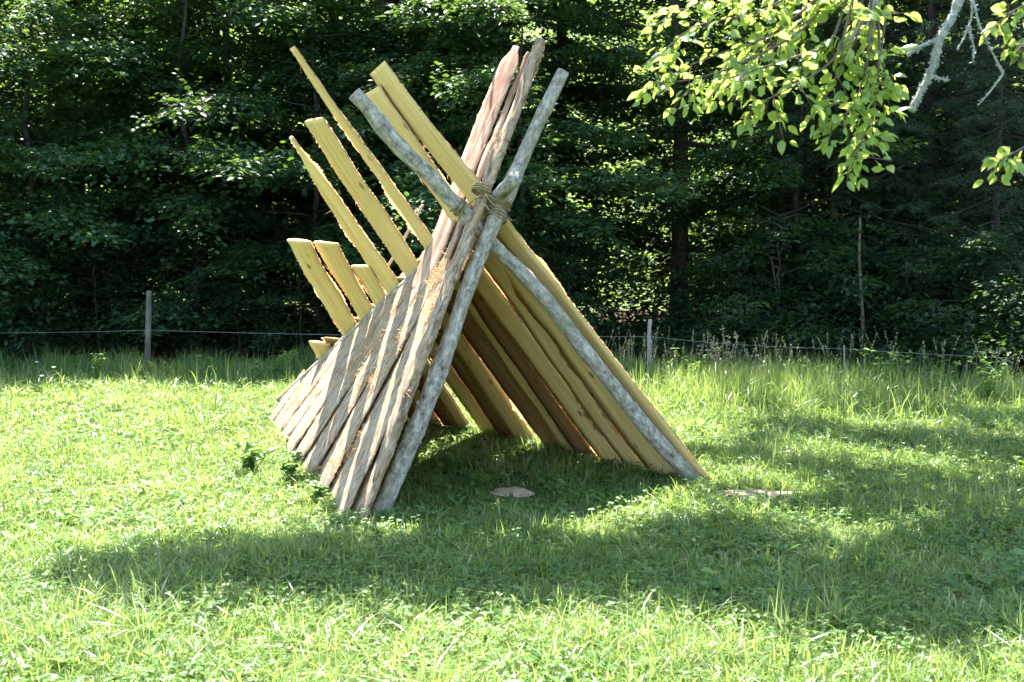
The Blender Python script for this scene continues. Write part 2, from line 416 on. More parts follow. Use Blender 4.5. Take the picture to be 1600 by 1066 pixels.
def pole(name, pix, Y0, Y1, r0, r1, seed, label=None, rough=.02):
    r = np.random.default_rng(seed); pix = np.array(pix, float)
    L = np.concatenate([[0], np.cumsum(np.linalg.norm(np.diff(pix, axis=0), axis=1))]); L /= L[-1]
    P = np.array([at(x, y, Y0 + (Y1 - Y0) * l) for (x, y), l in zip(pix, L)])
    P = resample(P, 70); rad = np.linspace(r0, r1, 70) * (1 + .035 * smooth_noise(r, 70, 6))
    for _ in range(7):
        k = r.integers(4, 66); rad[k - 1:k + 2] *= [1.05, 1.13, 1.05]
    V, F, U = tube(P - OFF, rad, 16, rough, r)
    b = MB(); b.add(V, F, 0, 0, U); b.M[-1][:] = 1
    TT, NN, BB = frames(P)
    for k in r.integers(5, 64, 9):
        a = r.uniform(0, 6.28); d = unit(np.cos(a) * NN[k] + np.sin(a) * BB[k] + .5 * TT[k]); l = rad[k] + r.uniform(.004, .022)
        V, F, U = tube(np.array([P[k], P[k] + d * l * .8, P[k] + d * l]) - OFF, [.017, .013, .010], 8, .06, r); b.add(V, F, 0, 0, U)
    o = b.build(name, [M['pole'], M['chip']], shelter, smooth=True)
    if label: o["label"] = label
    return o, P, rad

poleL, PL, rL = pole("pole", [(588, 822), (592, 806), (628, 722), (663, 640), (693, 560), (720, 480), (748, 403), (775, 340), (805, 272), (838, 198), (880, 112)], 6.06, 6.60, .060, .041, 3, "grey lichen spotted pole, the longest one in front")
poleR, PR, rR = pole("pole", [(1098, 766), (1086, 750), (1048, 712), (1006, 664), (957, 602), (907, 540), (862, 478), (818, 428), (775, 388), (725, 332), (690, 297), (664, 266), (634, 241), (604, 207), (577, 170), (553, 146)], 7.02, 6.15, .054, .043, 4, "crooked grey pole leaning the other way behind the first")
# ridge pole: front stub in the fork, rear end low
E0 = C - RDIR * .42
RP = np.array([E0, C, C + .35 * (RB - C), C + .7 * (RB - C), RB + .12 * (RB - C)])
off_r = np.array([.0, 0, .03]); P = resample(RP + off_r, 50)
E0p = at(806, 277, 6.22); P[0:8] = P[8] + (E0p - P[8]) * np.linspace(1, 0, 8, endpoint=False)[:, None]
V, F, U = tube(P - OFF, np.linspace(.044, .036, 50), 14, .02, rng); b = MB(); b.add(V, F, 0, 0, U)
tag(b.build("ridge_pole", [M['pole']], shelter, smooth=True))

LOUT = unit(np.array([-.85, -.33, .41])); ROUT = unit(np.array([.70, .33, .64]))
# right wall: pixel where each plank passes the ridge, pixel of its top end, width, and its foot
feet_px = np.array([(1088, 757), (725, 674), (600, 652), (520, 642)], float)
def foot_of(R, T):
    """where the picture line top -> ridge meets the line of feet"""
    R, T = np.array(R, float), np.array(T, float); d = (R - T) / np.linalg.norm(R - T)
    for a, c in zip(feet_px[:-1], feet_px[1:]):
        m = np.array([d, a - c]).T
        if abs(np.linalg.det(m)) < 1e-9: continue
        k, u = np.linalg.solve(m, a - R)
        if k > 0 and -.06 <= u <= 1.0: return a + u * (c - a)
    return feet_px[0]
def right_plank(R, T, width, seed, foot=None, top=True, **kw):
    f = np.array(foot, float) if foot is not None else foot_of(R, T)
    F3 = gnd(*f); R3 = ridge_at(*R)
    d = unit(R3 - F3)
    if top:
        s = np.linspace(.02, 3.0, 900); q = np.array([proj(R3 + d * x) for x in s]); T3 = R3 + d * s[np.argmin(((q - T) ** 2).sum(1))]
    else: T3 = R3 + d * .07
    lift = kw.pop('lift', 0.055)
    return slab("plank", F3 - d * .06, T3, RDIR, ROUT, width * (.80 if top else 1.0), kw.pop('th', .022), seed, outer='slab', lift=lift, **kw)
lab = "pale yellow freshly sawn plank sticking out above the ridge"
right_plank((738, 318), (571, 120), .25, 101, foot=(1080, 752), label=lab, wob=.014)
right_plank((704, 345), (556, 160), .26, 102, foot=(986, 733), label=lab, wob=.018)
right_plank((660, 392), (440, 87), .24, 103, label=lab, taper=(1.25, .33), wob=.016)
right_plank((630, 425), (476, 200), .27, 104, label=lab, wob=.016, taper=(1.2, .9))
right_plank((606, 457), (444, 226), .27, 105, label=lab, wob=.018, tip=.5, taper=(1.15, .7))
right_plank((588, 478), (557, 424), .22, 106, label=lab, foot=(722, 676))
right_plank((565, 498), (506, 387), .26, 107, label=lab, foot=(668, 666))
right_plank((543, 527), (479, 376), .26, 108, label=lab, foot=(622, 658))
right_plank((504, 562), (497, 546), .26, 109, label=lab, foot=(552, 648))
# shorter planks that end at the ridge
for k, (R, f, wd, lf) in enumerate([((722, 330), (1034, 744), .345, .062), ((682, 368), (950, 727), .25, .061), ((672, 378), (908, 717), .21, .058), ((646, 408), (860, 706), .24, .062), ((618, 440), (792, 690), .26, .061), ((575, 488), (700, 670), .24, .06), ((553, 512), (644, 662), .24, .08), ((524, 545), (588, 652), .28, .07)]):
    right_plank(R, None, wd, 120 + k, foot=f, top=False, lift=lf, fringe=.022, wob=.016, inner='sawn' if k in (0, 1) else 'sawn_old')  # deeper planks get the face colour with interior shade painted in

# left wall: foot pixel, ridge pixel, length past the ridge, width, lift, outer face
left = [((560, 812), (752, 335), 'A', .15, .05, 'slab'),
        ((537, 800), (716, 345), .10, .27, .035, 'slab'),
        ((520, 778), (702, 352), .12, .24, .015, 'slab'),
        ((548, 806), (732, 340), .10, .16, .012, 'slab'),
        ((655, 448), (702, 352), 'B', .25, .0, 'pink'),
        ((507, 765), (690, 362), .16, .24, .04, 'slab'),
        ((498, 752), (676, 378), .02, .20, .02, 'slab'),
        ((488, 741), (662, 390), .22, .24, .045, 'slab'),
        ((479, 728), (648, 404), .10, .22, .02, 'slab'),
        ((472, 718), (636, 420), .30, .24, .045, 'slab'),
        ((465, 708), (622, 436), .06, .22, .02, 'slab'),
        ((459, 700), (608, 452), .16, .24, .045, 'slab'),
        ((453, 692), (594, 470), .10, .22, .02, 'slab'),
        ((448, 685), (578, 488), .20, .24, .04, 'slab'),
        ((444, 679), (562, 506), .05, .22, .02, 'slab'),
        ((440, 673), (546, 522), .14, .24, .045, 'slab'),
        ((437, 668), (530, 540), .08, .24, .02, 'slab'),
        ((434, 664), (510, 560), .10, .24, .04, 'slab'),
        ((431, 660), (490, 580), .06, .24, .02, 'slab'),
        ((428, 657), (470, 600), .05, .26, .04, 'slab')]
for k, (f, R, ext, wd, lf, outer) in enumerate(left):
    F3 = gnd(*f); R3 = ridge_at(*R); d = unit(R3 - F3)
    if ext == 'B': F3 = at(655, 448, 7.05)
    if ext in ('A', 'B'):
        T3 = at(850, 66, 6.72) if ext == 'A' else at(804, 72, 7.0)
        if ext == 'A': F3 = gnd(568, 814)
    else: T3 = R3 + d * ext
    dd = unit(T3 - F3); F3 = F3 - dd * .05
    res = slab("plank", F3, T3, RDIR, LOUT, wd * (1.5 if ext != 'A' else 1), .017 if ext != 'A' else .05, 200 + k, outer=outer, lift=lf - .015 if ext != 'A' else .0, wob=.02 if ext != 'A' else .012, fringe=.008, tip=.12 if ext in ('A', 'B') else 0.,
               label={'A': "narrow weathered half log beside the front pole, reaching high above the ridge", 'B': "pinkish stripped board reaching high above the ridge"}.get(ext))
    r = np.random.default_rng(700 + k)
    if ext != 'B': tufts(*res, spots=np.sort(r.uniform(.05, .85, 3 if k < 10 else 1)), seed=800 + k, size=r.uniform(.6, 1.15) * (1 if k < 10 else .6))
# slim offcut between the two high boards
slab("plank", at(700, 405, 6.72), at(829, 84, 6.88), RDIR, LOUT, .095, .03, 260, outer='pink', fringe=.012, tip=.15, label="slim pinkish batten between two high boards")
# thin stick and green chip
b = MB(); V, F, U = tube(resample(np.array([at(592, 440, 8.2), at(625, 385, 8.15), at(661, 320, 8.1)]), 12) - OFF, .012, 6); b.add(V, F, 0, .5, U); b.build("stick", [M['chip']], shelter, smooth=True)

# rope lashing round the crossing
b = MB(); r = np.random.default_rng(5)
def coil(center, axis, rad, turns, pitch, rr=.005):
    axis = unit(axis); a = unit(np.cross(axis, [0, 0, 1.0])); c = np.cross(axis, a); th = np.linspace(0, 2 * np.pi * turns, int(26 * turns))
    k = smooth_noise(r, len(th), 9) * .004
    P = center + (rad + k)[:, None] * (np.cos(th)[:, None] * a + np.sin(th)[:, None] * c) + ((th / (2 * np.pi) - turns / 2) * pitch + smooth_noise(r, len(th), 12) * .004)[:, None] * axis
    V, F, U = tube(P - OFF, rr, 6); b.add(V, F, 0, 0, U)
def near(P, px, py):
    q = np.array([proj(p) for p in P]); k = int(np.argmin(((q - [px, py]) ** 2).sum(1))); k = min(max(k, 1), len(P) - 2); return P[k], unit(P[k + 1] - P[k - 1])
p, ax = near(PL, 786, 320); coil(p, ax, .055, 7, .011)
p, ax = near(PL, 778, 334); coil(p, ax + RDIR * .35, .066, 3, .018)
p, ax = near(PR, 716, 328); coil(p, ax, .053, 3, .018)
q = at(752, 298, 6.35); coil(q, unit(at(846, 66, 6.72) - gnd(568, 814)), .06, 4, .011)
for P in ([at(756, 300, 6.28), at(768, 318, 6.22), at(782, 328, 6.22), at(800, 345, 6.25)], [at(748, 306, 6.28), at(765, 330, 6.2), at(786, 344, 6.25)], [at(762, 304, 6.2), at(774, 312, 6.15), at(790, 316, 6.22)], [at(716, 345, 6.35), at(727, 322, 6.3), at(752, 305, 6.3)]):
    V, F, U = tube(resample(np.array(P), 16) - OFF, .0042, 6); b.add(V, F, 0, 0, U)
tag(b.build("rope_lashing", [M['rope']], shelter, smooth=True))

# ------------------------------------------------------------------ leaves, sprays and trees
LEAF6 = np.array([[0, 0, 0], [.32, .30, .05], [.70, .24, .03], [1, 0, -.10], [.70, -.24, .03], [.32, -.30, .05]], float)
LEAF6F = np.array([[0, 3, 2, 1], [0, 5, 4, 3]])
def leaf_fine():
    xs = np.array([0, .12, .34, .60, .82, 1.0]); ws = np.array([.01, .17, .30, .28, .16, .005]); z = -.22 * xs ** 2
    V = []
    for x, wd, zz in zip(xs, ws, z): V += [[x, wd, zz + .28 * wd], [x, 0, zz], [x, -wd, zz + .28 * wd]]
    F = []
    for k in range(5): F += [[3 * k + 1, 3 * k + 4, 3 * k + 3, 3 * k], [3 * k + 2, 3 * k + 5, 3 * k + 4, 3 * k + 1]]
    return np.array(V), np.array(F)
LEAFF, LEAFFF = leaf_fine()
def put_leaves(b, pos, dirv, nrm, size, rnd, mat=0, tmpl=None, wide=1.0):
    """one leaf of the template at each place, pointing along dirv with face nrm"""
    TV, TF = tmpl if tmpl is not None else (LEAF6, LEAF6F)
    x = unit(dirv); z = unit(nrm - x * (nrm * x).sum(-1, keepdims=True)); y = np.cross(z, x)
    n = len(pos); s = np.broadcast_to(np.asarray(size, float), (n,))[:, None, None]
    V = pos[:, None] + s * (TV[None, :, 0:1] * x[:, None] + TV[None, :, 1:2] * wide * y[:, None] + TV[None, :, 2:3] * z[:, None])
    F = (TF[None] + (np.arange(n) * len(TV))[:, None, None]).reshape(-1, TF.shape[1])
    b.add(V.reshape(-1, 3), F, mat, np.repeat(np.broadcast_to(rnd, (n,)), len(TV)))
def sprays(b, O, D, L, n, size, rng, flat=.35, droop=.15, mat=0, tmpl=None, tint=None, spread=.95):
    """leafy twigs: O origins, D directions, n leaves on each, leaves in two ranks"""
    S = len(O); D = unit(D); up = np.array([0, 0, 1.0])
    side = unit(np.cross(D, up) + 1e-6); t = (np.arange(n)[None] + rng.random((S, n))) / n
    L = np.broadcast_to(L, (S,))
    sg = np.where(rng.random((S, n)) < .5, -1., 1.)
    P = O[:, None] + D[:, None] * (t * L[:, None])[..., None] + side[:, None] * (sg * rng.random((S, n)) * .42 * (1 - .6 * t) * L[:, None])[..., None]
    P[..., 2] += -droop * (t ** 2) * L[:, None] + rng.normal(size=(S, n)) * .05 * L[:, None] * flat / .35
    dv = D[:, None] * .7 + side[:, None] * (sg * spread)[..., None] + rng.normal(size=(S, n, 3)) * .3; dv[..., 2] -= .25
    nr = up + rng.normal(size=(S, n, 3)) * flat
    tn = rng.random((S, 1)) * .6 if tint is None else np.asarray(tint)[:, None]
    rd = np.clip(tn + rng.random((S, n)) * .4, 0, 1)
    sz = size * rng.uniform(.65, 1.2, (S, n))
    put_leaves(b, P.reshape(-1, 3), dv.reshape(-1, 3), nr.reshape(-1, 3), sz.ravel(), rd.ravel(), mat, tmpl)

def make_tree(seed, H, base, R, tr, nl, per, nleaf, size, crown_pow=.7, lean=.03, upper=1.0, shape='round', mat='wood_leaf'):
    """returns (trunk mesh, crown mesh): trunk with limbs, crown of leafy twigs carried by them"""
    r = np.random.default_rng(seed); tb, cb = MB(), MB()
    z = np.linspace(0, H * .95, 22); px = np.cumsum(r.normal(size=22)) * lean; py = np.cumsum(r.normal(size=22)) * lean
    px -= px[0]; py -= py[0]; TP = np.stack([px, py, z], -1)
    TR = tr * (1 - .88 * z / H); TR[0] *= 1.5; TR[1] *= 1.1
    V, F, U = tube(TP, TR, 9, .03, r); tb.add(V, F, 0, 0, U)
    O, D = [], []
    for k in range(nl):
        h = base + (H * .97 - base) * ((k + r.random()) / nl) ** 1.15
        q = (h - base) / (H - base)
        prof = (np.sin(np.pi * min(1, .22 + q * .78)) ** crown_pow) if shape == 'round' else (1 - q) ** .8
        L = R * max(.18, prof) * r.uniform(.7, 1.15); az = k * 2.399 + r.normal() * .4
        o = np.array([np.interp(h, z, px), np.interp(h, z, py), h]); d = np.array([np.cos(az), np.sin(az), 0])
        rise = .5 * q + .12 + r.normal() * .1; n = 9; s = np.linspace(0, 1, n)
        LP = o + d * (s * L)[:, None] + np.array([0, 0, 1.0]) * ((rise * s - (.28 + rise * .35) * s ** 2) * L)[:, None]
        LP[1:, :2] += np.cumsum(r.normal(size=(n - 1, 2)), 0) * .03 * L; LP[1:, 2] += np.cumsum(r.normal(size=n - 1)) * .015 * L
        V, F, U = tube(LP, np.linspace(max(.012, tr * .30 * (1 - .6 * q)), .005, n), 5); tb.add(V, F, 0, 0, U)
        m = max(3, int(per * L / R)); s2 = r.uniform(.12, 1.0, m) ** .8
        pp = np.stack([np.interp(s2, s, LP[:, c]) for c in range(3)], -1)
        a2 = az + r.normal(size=m) * .75
        O.append(pp + r.normal(size=(m, 3)) * .06 * np.array([1, 1, 1.4])); D.append(np.stack([np.cos(a2), np.sin(a2), r.normal(size=m) * .18 + .02], -1))
    O, D = np.concatenate(O), np.concatenate(D)
    hi = O[:, 2] > 6.5                                # above: fewer, larger leaves
    sprays(cb, O[~hi], D[~hi], r.uniform(.4, .85, (~hi).sum()), nleaf, size, r)
    if hi.any(): sprays(cb, O[hi], D[hi], r.uniform(.5, .95, hi.sum()), max(6, int(nleaf * .5 * upper)), size * 1.6, r)
    return tb.mesh("trunk", [M['trunk']], True), cb.mesh("crown", [M[mat]])
def plant(name, meshes, loc, rz, sc, label, cat="tree", group=None):
    e = empty(name, (loc[0], loc[1], float(ground_z(loc[0], loc[1]))), label, cat, group)
    e.rotation_euler = (0, 0, rz); e.scale = (sc, sc, sc)
    for nm, me in zip(("trunk", "crown"), meshes):
        o = bpy.data.objects.new(nm, me); COL.objects.link(o); o.parent = e
    return e
def spruce(seed, H, R, tr, nb, base=.6):
    r = np.random.default_rng(seed); tb, cb = MB(), MB()
    z = np.linspace(0, H, 16); TP = np.stack([z * 0, z * 0, z], -1)
    V, F, U = tube(TP, tr * (1 - .93 * z / H), 9, .03, r); tb.add(V, F, 0, 0, U)
    P0, P1 = [], []
    for k in range(nb):
        h = base + (H - base - .2) * ((k + r.random()) / nb); q = h / H; L = R * (1 - q) ** .75 * r.uniform(.7, 1.1) + .2; az = k * 2.4 + r.normal() * .3
        s = np.linspace(0, 1, 9); d = np.array([np.cos(az), np.sin(az), 0]); sd = np.array([-d[1], d[0], 0])
        BP = np.array([0, 0, h]) + d * (s * L)[:, None] + np.array([0, 0, 1.]) * ((-.25 * s - .16 * s ** 2 + .18 * s ** 3) * L)[:, None]
        V, F, U = tube(BP, np.linspace(.022, .005, 9), 5); tb.add(V, F, 0, 0, U)
        m = int(20 * L) + 6; t = r.uniform(.18, 1, m); pp = np.stack([np.interp(t, s, BP[:, c]) for c in range(3)], -1)
        sg = np.where(r.random(m) < .5, -1., 1.); l = (.20 + .34 * (1 - t)) * r.uniform(.6, 1.2, m)
        dv = unit(d * .75 + sd * sg[:, None] * .8 + np.array([0, 0, -.45]) + r.normal(size=(m, 3)) * .15)
        P0.append(pp); P1.append(pp + dv * l[:, None])
        # side twigs
        for f in (.35, .6, .85):
            o2 = pp + dv * (l * f)[:, None]; s2 = np.where(r.random(m) < .5, -1., 1.)
            d2 = unit(dv + np.cross(dv, [0, 0, 1.]) * s2[:, None] * .9 + np.array([0, 0, -.25])); P0.append(o2); P1.append(o2 + d2 * (l * .5)[:, None])
    P0, P1 = np.concatenate(P0), np.concatenate(P1); n = len(P0); k = 12
    t = (np.arange(k)[None] + r.random((n, k))) / k; ax = unit(P1 - P0)
    pos = P0[:, None] + (P1 - P0)[:, None] * t[..., None]; dv = unit(ax[:, None] * .8 + r.normal(size=(n, k, 3)) * .75)
    pos, dv = pos.reshape(-1, 3), dv.reshape(-1, 3); ln = r.uniform(.028, .045, len(pos))
    sd = unit(np.cross(dv, r.normal(size=dv.shape))) * .0042
    V = np.stack([pos - sd, pos + sd, pos + dv * ln[:, None]], 1); F = np.arange(len(pos) * 3).reshape(-1, 3)
    cb.add(V.reshape(-1, 3), F, 0, np.repeat(np.repeat(r.random(n), k), 3))
    return tb.mesh("trunk", [M['trunk']], True), cb.mesh("crown", [M['needle']])

# tree kinds (each mesh shared by several trees)
T_edge = [make_tree(s, 5.6, .5, 2.3, .07, 34, 46, 28, .09, mat=m) for s, m in ((21, 'skylit_leaf'), (22, 'skylit_leaf'), (23, 'wood_leaf'))]            # broad edge trees, leafy to the ground
T_mid = [make_tree(s, 9.5, 1.6, 2.6, .12, 40, 40, 26, .10) for s in (31, 32)]
T_tall = [make_tree(s, 13, 3.2, 3.0, .16, 36, 30, 22, .11) for s in (41, 42)]
T_bush = [make_tree(s, 2.4, .12, 1.35, .03, 22, 14, 22, .075) for s in (51, 52)]
T_spr = [spruce(61, 9.0, 2.5, .13, 105), spruce(62, 7.0, 2.1, .10, 90)]

def xat(px, Y): return (px - CX) / FPX * Y
EDGE = "trees and bushes along the wood edge"
for name, ms, px, Y, sc, lab in [
    ('broadleaf_tree', T_edge[0], 60, 15.2, 1.05, "spreading broadleaf tree with layered branches at the far left edge of the wood"),
    ('broadleaf_tree', T_edge[1], 300, 15.9, 1.12, "broadleaf tree with flat bluish green sprays behind the rough fence post"),
    ('broadleaf_tree', T_edge[2], 500, 16.0, 1.05, "dark leafy tree behind the yellow plank tops"),
    ('broadleaf_tree', T_edge[0], 690, 16.4, 1.10, "dense tree standing behind the high pole tips of the shelter"),
    ('broadleaf_tree', T_edge[1], 812, 15.4, 1.0, "bushy bright leaved tree just right of the longest pole"),
    ('broadleaf_tree', T_edge[2], 1240, 15.4, .95, "leafy tree right of the dark bare trunk"),
    ('broadleaf_tree', T_edge[0], -150, 15.0, 1.0, "tree cut off by the left border"),
]:
    plant(name, ms, (xat(px, Y), Y), px * .013, sc, lab, "tree", EDGE)
for name, ms, px, Y, sc, lab in [
    ('slender_tree', T_mid[0], 130, 18.2, 1.0, "tall tree showing through behind the left edge tree"),
    ('slender_tree', T_mid[1], 420, 18.6, 1.1, "tall tree in the gap left of the yellow planks"),
    ('slender_tree', T_mid[0], 610, 18.4, 1.05, "tall dark tree behind the plank tops and crooked pole"),
    ('slender_tree', T_mid[1], 800, 18.0, 1.0, "tall tree between the high boards and the grey pole tip"),
    ('dark_trunk_tree', T_tall[0], 1061, 17.2, 1.0, "tree with a straight dark bare trunk before a bright clearing"),
    ('slender_tree', T_mid[0], 1240, 17.6, 1.05, "tall tree behind the hanging fruit tree twig"),
    ('slender_tree', T_tall[1], 868, 18.8, .95, "tall tree left of the bright clearing"),
]:
    plant(name, ms, (xat(px, Y), Y), px * .017 + 1, sc, lab, "tree", EDGE)
for ms, px, Y, sc, lab in [
    (T_spr[0], 1440, 15.6, 1.05, "dark spruce behind the thin brown sapling"),
    (T_spr[1], 1300, 15.4, .95, "small dark spruce left of the thin brown sapling"),
    (T_spr[0], 1640, 15.0, 1.1, "spruce with drooping boughs cut by the right border"),
    (T_spr[1], 1550, 14.4, .85, "lower spruce in front between two larger spruces"),
    (T_spr[0], 1350, 18.0, 1.2, "tall spruce far back behind the spruces"),
    (T_spr[0], 1540, 18.4, 1.25, "tallest spruce at the back right of the wood"),
]:
    plant('spruce_tree', ms, (xat(px, Y), Y), px * .011, sc, lab, "tree", "spruces at the right of the wood")
bl = ["left border", "first post", "fence post shadow", "plank shelter rear", "shelter left side"]
for ms, px, Y, sc, lab in [
    (T_bush[0], 20, 14.6, .9, "low dark bush at the left border under the trees"),
    (T_bush[1], 150, 15.0, .8, "low bush left of the rough fence post"),
    (T_bush[0], 370, 15.1, .85, "low bush right of the rough fence post"),
    (T_bush[1], 470, 14.8, .75, "small bush left of the rear planks"),
    (T_bush[0], 830, 15.0, .85, "bush seen just right of the front pole"),
    (T_bush[1], 890, 14.5, .6, "bush left of the slim grey fence post"),
    (T_bush[0], 1140, 14.3, .6, "bush right of the slim grey fence post"),
    (T_bush[1], 1215, 14.0, .9, "sunlit sprouting bush left of the thin sapling"),
    (T_bush[0], 1420, 14.0, .8, "bush right of the thin sapling"),
    (T_bush[1], 1520, 13.6, .85, "leafy bush behind the wire at the right"),
    (T_bush[0], 1610, 13.3, .85, "bush cut by the right border behind the wire"),
]:
    plant('bush', ms, (xat(px, Y), Y), px * .02, sc, lab, "bush", "low bushes under the wood edge")

# the wood behind reads as one mass
b = MB(); tb = MB(); r = np.random.default_rng(77)
def copies(me, b, placements, mat=0):
    n = len(me.vertices); V = np.empty(n * 3, np.float32); me.vertices.foreach_get("co", V); V = V.reshape(-1, 3)
    R = np.empty(n, np.float32); me.attributes["rnd"].data.foreach_get("value", R)
    c = np.empty(len(me.polygons), np.int32); me.polygons.foreach_get("loop_total", c)
    idx = np.empty(len(me.loops), np.int32); me.loops.foreach_get("vertex_index", idx)
    st = np.concatenate([[0], np.cumsum(c)[:-1]]); fs = [idx[st[c == k][:, None] + np.arange(k)[None]] for k in np.unique(c)]
    for (x, y, rz, s) in placements:
        q = np.stack([V[:, 0] * np.cos(rz) - V[:, 1] * np.sin(rz), V[:, 0] * np.sin(rz) + V[:, 1] * np.cos(rz), V[:, 2]], -1) * s + [x, y, float(ground_z(x, y))]
        b.add(q, fs, mat, R)
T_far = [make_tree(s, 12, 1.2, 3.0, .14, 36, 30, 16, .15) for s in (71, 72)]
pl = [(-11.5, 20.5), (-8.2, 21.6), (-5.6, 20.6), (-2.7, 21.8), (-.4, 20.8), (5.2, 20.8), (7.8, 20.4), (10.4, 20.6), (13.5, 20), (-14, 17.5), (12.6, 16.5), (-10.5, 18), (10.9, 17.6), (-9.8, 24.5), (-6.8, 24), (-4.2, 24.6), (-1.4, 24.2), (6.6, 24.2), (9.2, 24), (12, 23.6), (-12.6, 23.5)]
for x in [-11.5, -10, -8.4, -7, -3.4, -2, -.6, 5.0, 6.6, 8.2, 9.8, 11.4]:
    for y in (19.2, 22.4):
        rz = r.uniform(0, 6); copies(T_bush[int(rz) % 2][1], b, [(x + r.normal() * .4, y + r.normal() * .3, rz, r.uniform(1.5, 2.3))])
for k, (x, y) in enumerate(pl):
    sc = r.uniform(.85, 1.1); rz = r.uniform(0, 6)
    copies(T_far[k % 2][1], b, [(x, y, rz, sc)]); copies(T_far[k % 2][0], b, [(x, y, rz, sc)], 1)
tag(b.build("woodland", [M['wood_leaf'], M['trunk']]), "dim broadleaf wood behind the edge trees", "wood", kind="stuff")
# sunlit scrub on the slope behind the wood
b = MB(); n = 5200; x = r.uniform(-26, 26, n); y = 29 + 34 * r.random(n) ** 1.2
O = np.stack([x, y, ground_z(x, y) + r.random(n) * 1.6], -1); a = r.uniform(0, 6.28, n)
sprays(b, O, np.stack([np.cos(a), np.sin(a), r.normal(size=n) * .3 + .2], -1), r.uniform(.8, 1.8, n), 16, .22, r, flat=.6)
tag(b.build("hillside_scrub", [M['hill_leaf']]), "sunlit pale green scrub on the slope behind the wood", "scrub", kind="stuff")
# tangled undergrowth under the spruces at the right and a little along the whole edge
b = MB(); n = 3200; x = r.uniform(1.5, 9, n); y0 = 13.75 - .28 * x + np.clip(4.0 - x, 0, 3) * .3; y = y0 + r.random(n) ** 1.3 * 3.0
top = .30 + .85 * np.clip((y - y0) / 2.2, 0, 1) + .25 * np.sin(x * 2.3) + .15 * np.sin(x * 5.1 + y)
O = np.stack([x, y, .05 + r.random(n) ** .7 * np.maximum(top, .25)], -1); a = r.uniform(0, 6.28, n)
sprays(b, O, np.stack([np.cos(a), np.sin(a), r.normal(size=n) * .3 + .2], -1), r.uniform(.25, .55, n), 12, .075, r, flat=.55)
n = 500; x = r.uniform(-10, 2.0, n); y = r.uniform(14.4, 17, n); O = np.stack([x, y, r.random(n) * .5], -1); a = r.uniform(0, 6.28, n)
sprays(b, O, np.stack([np.cos(a), np.sin(a), r.normal(size=n) * .3 + .2], -1), r.uniform(.25, .5, n), 11, .07, r, flat=.55)
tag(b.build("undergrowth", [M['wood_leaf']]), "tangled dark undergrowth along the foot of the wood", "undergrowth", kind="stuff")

# thin saplings
def sapling(pix, Y, r0, lab):
    P = resample(np.array([at(x, y, Y) for x, y in pix]), 24); P0 = np.array([P[0][0], P[0][1], 0.]); b = MB(); rr = np.random.default_rng(int(pix[0][0]))
    V, F, U = tube(P - P0, np.linspace(r0, r0 * .5, 24), 7, .04, rr); b.add(V, F, 0, 0, U)
    e = empty("sapling", P0, lab, "sapling"); b.build("trunk", [M['twig']], e, True)
    cb = MB(); m = 26; k = rr.integers(10, 24, m); a = rr.uniform(0, 6.28, m)
    sprays(cb, P[k] - P0 + rr.normal(size=(m, 3)) * .04, np.stack([np.cos(a), np.sin(a), rr.normal(size=m) * .3], -1), rr.uniform(.2, .4, m), 8, .07, rr, flat=.5); cb.build("leaves", [M['wood_leaf']], e)
sapling([(1347, 556), (1348, 500), (1345, 450), (1342, 400), (1344, 340)], 13.4, .028, "thin brown sapling trunk behind the wire near the spruces")
sapling([(1228, 585), (1224, 520), (1216, 470), (1205, 400)], 14.0, .014, "slim sapling with sun on a few leaves")

# ------------------------------------------------------------------ fence
def post(pix, Y, r0, r1, lab, rough=.05, seg=9, mat='post', name='fence_post'):
    P = resample(np.array([at(x, y, Y) for x, y in pix]), 16); P[0][2] = min(P[0][2], -.1); P0 = np.array([P[2][0], Y, 0.]); b = MB(); rr = np.random.default_rng(int(pix[0][0]))
    V, F, U = tube(P - P0, np.linspace(r0, r1, 16), seg, rough, rr); b.add(V, F, 0, 0, U)
    o = b.build(name, [M[mat]], None, True); o.location = P0; return tag(o, lab, "fence post")
post([(230, 585), (231, 540), (232, 495), (233, 455)], 13.2, .040, .034, "rough round wooden fence post under the trees at left")
post([(1016, 598), (1015, 560), (1014, 525), (1016, 499)], 12.7, .036, .024, "slim split grey fence post right of the shelter", mat='post_pale')
post([(1320, 606), (1319, 575), (1319, 540)], 11.95, .008, .008, "thin metal fence stake before the brown sapling", 0, 6, 'wire')
post([(1333, 560), (1333, 535), (1334, 520)], 13.2, .02, .016, "short broken grey stake beside the brown sapling", .06, 7)
wp = [at(-260, 518, 13.6), at(232, 516, 13.14), at(1015, 526, 12.66), at(1319, 545, 11.94), at(1900, 568, 10.9)]
b = MB()
for a, c in zip(wp[:-1], wp[1:]):
    s = np.linspace(0, 1, 20); P = a + s[:, None] * (c - a); P[:, 2] -= .03 * 4 * s * (1 - s)
    V, F, U = tube(P, .0017, 5, cap=False); b.add(V, F, 0, 0, U)
tag(b.build("fence_wire", [M['wire']]), "single thin fence wire strung along the wood edge", "wire")

